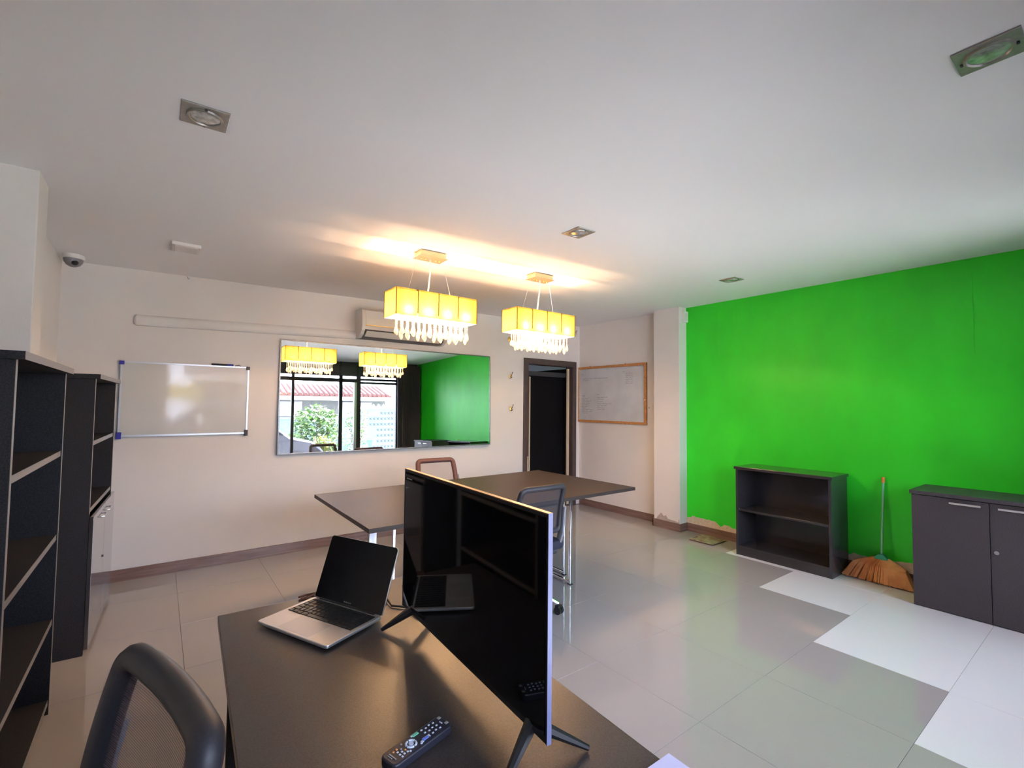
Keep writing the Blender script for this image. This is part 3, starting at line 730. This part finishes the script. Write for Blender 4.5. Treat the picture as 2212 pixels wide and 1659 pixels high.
MB().tube([(.11, .0, -.004), (.14, 0, .004), (.155, 0, -.004)], .003, seg=6).build('clip', M['black'], t)

t = thing('framed_whiteboard', 'wood-framed whiteboard with faint handwriting beside the door', 'whiteboard', (XR, 4.225, 1.155), -PI/2)
# local x runs along -Y (world), front faces -y local = -X world
w, h = .597, .772
MB().box(-w, -.012, 0, w, 0, h).build('board', M['board2'], t)
for i, (a, b, c, d) in enumerate(((-w, 0, w, .032), (-w, h-.032, w, h), (-w, .032, -w+.032, h-.032), (w-.034, .032, w, h-.032))):
    MB().box(a, -.026, b, c, 0, d).build('frame_rail', M['woodfr'], t, bevel=.002)
MB().sph((w-.016, -.028, .31), .008).build('knob', M['cream'], t)
for x in (-.36, .26): MB().cyl((x, -.008, h+.006), .006, .012, axis='Y', seg=10).build('hanging_screw', M['woodfr'], t)
def scribble(x, z, wd, m, ht=.009, slant=0.0):
    b = MB(); cx = x
    while cx < x+wd:
        ww = random.uniform(.03, .075); ww = min(ww, x+wd-cx+.01); n = max(4, int(ww/.006)); pts = []
        for k in range(n): pts.append((cx+ww*k/(n-1), -.0126, z+slant*(cx-x)+random.uniform(-ht/2, ht/2)))
        b.tube(pts, .0015, seg=4); cx += ww+.014
    return b.build('handwriting_line', M[m], t)
random.seed(11)
scribble(-.53, .665, .05, 'ink'); scribble(-.50, .605, .46, 'ink'); scribble(-.50, .582, .08, 'ink')
scribble(.215, .672, .03, 'ink')
for k in range(6): scribble(.27, .652-.026*k, .10, 'ink')
for k, wd in enumerate((.07, .07, .09, .17, .16, .16, .13, .10, .08, .21, .20, .12)): scribble(-.51, .375-.0225*k, wd, 'ink', .008)
scribble(-.23, .385, .03, 'ink'); scribble(-.22, .345, .17, 'ink'); scribble(-.22, .32, .10, 'ink')
for k, wd in enumerate((.09, .25, .16, .09, .12)): scribble(-.22, .285-.026*k, wd, 'inkred', .009)

# ------------------------------------------------------------------ air conditioner and trunking
t = wthing('air_conditioner', 'white wall-mounted air conditioner above the mirror', 'air conditioner', 2.055, 2.035, 0)
w = .487
prof = [(0, .295), (-.165, .295), (-.190, .275), (-.203, .20), (-.205, .12), (-.190, .075), (-.15, .035), (-.09, .005), (0, 0)]
for (x0, x1, nm) in ((-w, -w+.035, 'side_cover'), (w-.035, w, 'side_cover')):
    MB().prism(prof, x0, x1, mx=MAT_YZ).build(nm, M['acw'], t, bevel=.004)
MB().prism([(0, .293), (-.165, .293), (-.188, .274), (-.201, .20), (-.203, .125), (-.185, .085), (0, .085)], -w+.035, w-.035, mx=MAT_YZ).build('front_panel', M['acw'], t, bevel=.002)
MB().prism([(0, .08), (-.10, .08), (-.145, .045), (-.09, .008), (0, .004)], -w+.035, w-.035, mx=MAT_YZ).build('outlet', M['shutter'], t)
MB().prism([(-.178, .074), (-.184, .070), (-.125, .020), (-.118, .024)], -w+.055, w-.08, mx=MAT_YZ).build('louvre', M['acw'], t, bevel=.001)
for x in (-.25, .0, .25): MB().box(x, -.15, .04, x+.006, -.11, .078).build('vane', M['acw'], t)
MB().prism([(-.204, .13), (-.207, .128), (-.207, .122), (-.204, .12)], -w+.04, w-.04, mx=MAT_YZ).build('panel_seam', M['gold'], t)
MB().cyl((w-.03, -.15, .065), .006, .004, axis='Y', seg=12).build('indicator', M['cream'], t)
b = MB(); n = 10; pts = []
x0, x1 = -.165, 1.575
for k in range(n+1):
    x = x0+(x1-x0)*k/n; pts.append((x, wy(x), 2.025+(x-x0)/(x1-x0)*.053))
rows = []
for a in range(9):
    th = PI*a/8; row = []
    for k, (x, y, z) in enumerate(pts): row.append((x, y-.032*math.sin(th)**.6 if 0 < a < 8 else y, z+.044*math.cos(th)))
    rows.append(row)
b.grid(rows)
pt = b.build('pipe_trunking', M['pvc'], smooth=True); tag(pt, 'long white pipe trunking running along the wall to the air conditioner', 'pipe cover')
e = MB().sph((0, 0, 0), .044, .45, .72, 1).build('end_cap', M['pvc'], pt, smooth=True); e.location = (x0, wy(x0), 2.025)

# ------------------------------------------------------------------ hooks
def hook(x, z, label):
    t = wthing('coat_hook', label, 'hook', x, z)
    MB().sph((0, -.004, 0), .03, .62, .35, 1).build('back_plate', M['gold'], t, smooth=True)
    MB().tube([(0, -.012, -.004), (0, -.035, .006), (0, -.045, .028), (0, -.055, .048)], .0035, seg=8).sph((0, -.056, .050), .006).build('upper_prong', M['dgrey_pl'], t, smooth=True)
    MB().tube([(0, -.012, -.018), (0, -.03, -.022), (0, -.042, -.012)], .0035, seg=8).sph((0, -.043, -.010), .005).build('lower_prong', M['dgrey_pl'], t, smooth=True)
hook(3.55, 1.745, 'upper brass coat hook between mirror and door')
hook(3.565, 1.335, 'lower brass coat hook between mirror and door')
t = wthing('coat_hook', 'topmost brass coat hook, half hidden behind the pendant crystal drops', 'hook', 3.53, 2.215)
MB().sph((0, -.01, 0), .035, .75, .4, 1).build('plate', M['gold'], t, smooth=True); MB().cyl((0, -.03, 0), .01, .04, axis='Y').build('stud', M['gold'], t)
t = wthing('cable_clip', 'small dark metal bracket high in the corner above the door', 'bracket', 4.70, 2.425)
MB().tube([(-.02, -.004, -.03), (.0, -.02, .0), (.02, -.03, .03)], .004, seg=6).tube([(.02, -.03, .03), (.018, -.02, -.03)], .003, seg=6).build('wire', M['grey_pl'], t)
MB().box(-.012, -.006, -.012, .012, 0, .012).build('base_plate', M['grey_pl'], t)

# ------------------------------------------------------------------ switches, sensor, dome camera
t = thing('wall_switch', 'small cream switch plate right of the wood-framed board', 'switch', (XR, 3.53, 1.365), -PI/2)
MB().box(-.022, -.006, -.036, .022, 0, .036).build('plate', M['cream'], t, bevel=.002); MB().box(-.008, -.009, -.016, .008, -.006, .016).build('rocker', M['acw'], t, bevel=.001)
t = thing('wall_switch', 'tall cream switch plate tight against the white pillar', 'switch', (XR, 3.462, 1.35), -PI/2)
MB().box(-.022, -.012, -.065, .022, 0, .065).build('plate', M['cream'], t, bevel=.002); MB().box(-.010, -.015, -.03, .010, -.012, .03).build('rocker', M['acw'], t, bevel=.001)
t = thing('round_wall_button', 'tiny round button beside the wood-framed board', 'button', (XR, 3.602, 1.367), -PI/2)
MB().cyl((0, -.003, 0), .012, .006, axis='Y').build('plate', M['cream'], t); MB().cyl((0, -.007, 0), .006, .003, axis='Y').build('push_button', M['grey_pl'], t)
t = thing('motion_sensor', 'small white sensor box high on the pillar beside the green wall', 'sensor', (4.745, 3.09, 2.405))
MB().box(-.042, -.035, -.062, .042, 0, .062, bev=.006).build('housing', M['pvc'], t)
MB().box(-.028, -.0375, -.045, .03, -.034, .035, bev=.001).build('lens_window', M['acw'], t)
MB().tube([(-.02, -.012, .06), (-.02, -.012, .105)], .003).build('wire', M['pvc'], t)
t = thing('dome_camera', 'grey dome security camera in the left ceiling corner', 'camera', (-.525, 4.53, ceil_z(-.52)-.001))
MB().lathe([(.001, 0), (.062, 0), (.062, -.022), (.057, -.030), (.001, -.030)]).build('base_ring', M['pvc'], t, smooth=True)
MB().lathe([(.056, -.028), (.052, -.050), (.038, -.072), (.018, -.084), (.001, -.086)]).build('dome', M['grill'], t, smooth=True)
MB().sph((.012, -.032, -.058), .021).build('lens', M['black'], t, smooth=True)

# ------------------------------------------------------------------ ceiling fittings
def downlight(x, y, label):
    z = ceil_z(x); t = thing('downlight', label, 'downlight', (x, y, z)); t.rotation_euler = (0, -math.atan(.018), 0)
    s = .074
    MB().box(-s, -s, -.006, s, s, .001).build('plate', M['brushed'], t, bevel=.002)
    MB().lathe([(.058, -.006), (.056, -.012), (.050, -.012), (.047, -.007)], seg=32).build('ring', M['brushed'], t, smooth=True)
    MB().lathe([(.048, -.0065), (.036, -.0085), (.012, -.0095), (.001, -.0095)], seg=32).build('lens', M['lens'], t, smooth=True)
    MB().tube([(-.004, -.060, -.007), (.004, -.060, -.009)], .004, seg=6).tube([(-.004, .060, -.007), (.004, .060, -.009)], .004, seg=6).build('catch', M['dgrey_pl'], t)
downlight(.098, 2.023, 'square bronze-tinted downlight in the ceiling above the laptop desk')
downlight(1.96, .242, 'square metal downlight nearest the windows, greenish from the wall')
downlight(2.055, 2.069, 'square metal downlight in front of the two pendant lamps')
downlight(3.965, 2.11, 'small-looking square downlight near the green wall above the low bookcase')
t = thing('ceiling_box', 'small white square cover on the ceiling between camera dome and lamps', 'ceiling cover', (.11, 3.832, ceil_z(.11)))
MB().box(-.08, -.09, -.022, .08, .09, 0, bev=.004).build('cover', M['wall'], t); MB().box(-.062, -.072, -.026, .062, .072, -.021, bev=.001).build('lens_plate', M['acw'], t)
t = thing('ceiling_hook', 'tiny hook where ceiling meets wall above the trunking', 'hook', (.155, wy(.155)-.01, 2.425))
MB().tube([(0, 0, .008), (0, 0, -.012), (.008, 0, -.018), (.012, 0, -.010)], .0025, seg=6).build('wire_hook', M['grey_pl'], t); MB().cyl((0, 0, .005), .008, .006).build('base_plate', M['pvc'], t)

# ------------------------------------------------------------------ pendant lamps
def pendant(x, y, label, lean):
    zc = ceil_z(x); zt, zb = 2.165, 1.982; hw, hd = .315, .100
    t = thing('pendant_lamp', label, 'lamp', (x, y, zc), 0, 'rectangular yellow pendant lamps over the table')
    L = lambda z: z-zc
    MB().box(-.098+lean, -.092, -.040, .098+lean, .018, -.002).build('canopy', M['champ'], t, bevel=.002)
    MB().box(-.106+lean, -.102, -.045, .106+lean, .026, -.040).build('canopy_plate', M['champ'], t)
    for k in (-.07, -.04, .04, .07): MB().sph((k+lean, -.04, -.05), .006).build('cap_nut', M['gold'], t)
    MB().tube([(lean, -.035, -.046), (lean+.005, -.03, -.13), (lean+.008, -.01, -.2), (lean+.004, 0, L(zt)+.01)], .005, seg=8).build('cord', M['pvc'], t, smooth=True)
    for s in (-1, 1):
        MB().tube([(s*.10+lean, -.035, -.046), (s*.17+lean*.5, 0, L(zt))], .0012, seg=5).build('suspension_wire', M['alu'], t)
    # shade panels
    n = 4; pw = 2*hw/n
    for s in (-1, 1):
        for k in range(n):
            a = -hw+k*pw; MB().grid([[(a+.002, s*hd, L(zb)), (a+pw-.002, s*hd, L(zb))], [(a+.002, s*hd, L(zt)), (a+pw-.002, s*hd, L(zt))]]).build('shade_panel', M['shade'], t)
        for k in range(n+1): MB().box(-hw+k*pw-.0022, min(s*hd-.002, s*hd+.005*s), L(zb)+(.0 if k in (0, n) else .02), -hw+k*pw+.0022, max(s*hd+.002, s*hd+.005*s), L(zt)).build('seam', M['seam'], t)
        MB().grid([[(s*hw, -hd+.002, L(zb)), (s*hw, hd-.002, L(zb))], [(s*hw, -hd+.002, L(zt)), (s*hw, hd-.002, L(zt))]]).build('shade_panel', M['shade'], t)
    MB().grid([[(-hw, -hd, L(zb)-.002), (hw, -hd, L(zb)-.002)], [(-hw, hd, L(zb)-.002), (hw, hd, L(zb)-.002)]]).build('diffuser', M['diffuser'], t)
    MB().box(-hw, -.006, L(zt)-.008, hw, .006, L(zt)-.002).box(-.17, -hd, L(zt)-.008, -.158, hd, L(zt)-.002).box(.158, -hd, L(zt)-.008, .17, hd, L(zt)-.002).build('top_bar', M['alu'], t)
    MB().grid([[(-hw+.003, -hd+.003, L(zt)-.013), (hw-.003, -hd+.003, L(zt)-.013)], [(-hw+.003, hd-.003, L(zt)-.013), (hw-.003, hd-.003, L(zt)-.013)]]).build('uplight_filter', M['upfilter'], t)  # unseen plate added to weaken the light thrown up on the ceiling
    # crystal drops, shared mesh
    b = MB()
    b.sph((0, 0, -.008), .0055, u=8, v=6).sph((0, 0, -.021), .0055, u=8, v=6).sph((0, 0, -.034), .0055, u=8, v=6).sph((0, 0, -.045), .004, u=8, v=6)
    b.lathe([(.0008, -.050), (.004, -.056), (.0085, -.068), (.0125, -.082), (.0125, -.092), (.008, -.101), (.0008, -.105)], seg=10)
    d0 = b.build('crystal_drop', M['crystal'], t, smooth=True); first = True
    for i in range(13):
        for j in range(4):
            o = d0 if first else d0.copy()
            if not first: sc.collection.objects.link(o)
            first = False
            ph = (i*1.0+j*.8)
            o.location = (-.255+i*.0425+(.01 if j % 2 else 0), -.066+j*.044, L(zb)-.004)
            o.scale = (1, 1, 1.0+.42*(.5+.5*math.sin(i*2.1+j*1.7)))
    # bulbs
    for k, (bx, by) in enumerate([(q, r) for q in (-.225, -.075, .075, .225) for r in (-.074, .074)]):
        bl = MB().lathe([(.001, .0), (.012, .0), (.012, .02)], seg=12).build('bulb_holder', M['pvc'], t); bl.location = (bx, by, L(zb)+.004)
        MB().lathe([(.004, .02), (.005, .03), (.005, .042), (.003, .048), (.0005, .05)], seg=10).build('bulb', M['bulb'], bl, smooth=True)
        ld = bpy.data.lights.new('bulb_light', 'POINT'); ld.energy = LAMP_W; ld.color = (1.0, .62, .34); ld.shadow_soft_size = .014
        lo = bpy.data.objects.new('bulb_light', ld); sc.collection.objects.link(lo); lo.parent = t; lo.location = (bx, by, L(zb)+.034)
    return t
pendant(1.545, 3.03, 'yellow rectangular pendant lamp hanging in front of the air conditioner', -.04)
pendant(2.545, 3.02, 'yellow rectangular pendant lamp with crystal drops hanging before the door', -.03)

# ------------------------------------------------------------------ broom and board on the floor
t = thing('broom', 'broom with orange straw bristles leaning on the green wall', 'broom', (4.68, 1.285, 0))
fb = MB(); random.seed(5)
for k in range(900):
    u = random.uniform(-1, 1); v = random.uniform(-1, 1)
    top = Vector((.03+v*.012, u*.045, .185)); q = u
    bot = Vector((-.04+v*.05, q*.235+.01, .006+random.uniform(0, .014)))
    mid = top.lerp(bot, .5)+Vector((-.012, u*.030, .030))
    fb.tube([top, mid, bot], [.0035, .0060, .0035], seg=3)
o = fb.build('bristles', M['bristle'], t); o['kind'] = 'stuff'
MB().prism([(-.05, .165), (.05, .165), (.042, .19), (.018, .215), (-.018, .215), (-.042, .19)], .005, .055, mx=MAT_YZ).build('bristle_head', M['teal'], t, bevel=.004)
MB().tube([(.03, 0, .19), (.10, -.004, .80)], .0085, seg=12).build('handle', M['handle'], t, smooth=True)
MB().tube([(.098, -.004, .782), (.104, -.004, .826)], .0115, seg=12).build('end_cap', M['orange'], t, smooth=True)
t = thing('patterned_board', 'small thin camouflage-patterned board lying on the floor by the pillar', 'board', (4.61, 2.735, 0), R(3))
MB().prism([(-.145, -.13), (.12, -.14), (.145, .0), (.125, .135), (.02, .14), (.01, .10), (-.08, .105), (-.10, .14), (-.14, .13)], .010, .015).build('printed_face', M['matp'], t)
MB().box(-.135, -.12, 0, .115, .125, .010).build('core', M['matd'], t)
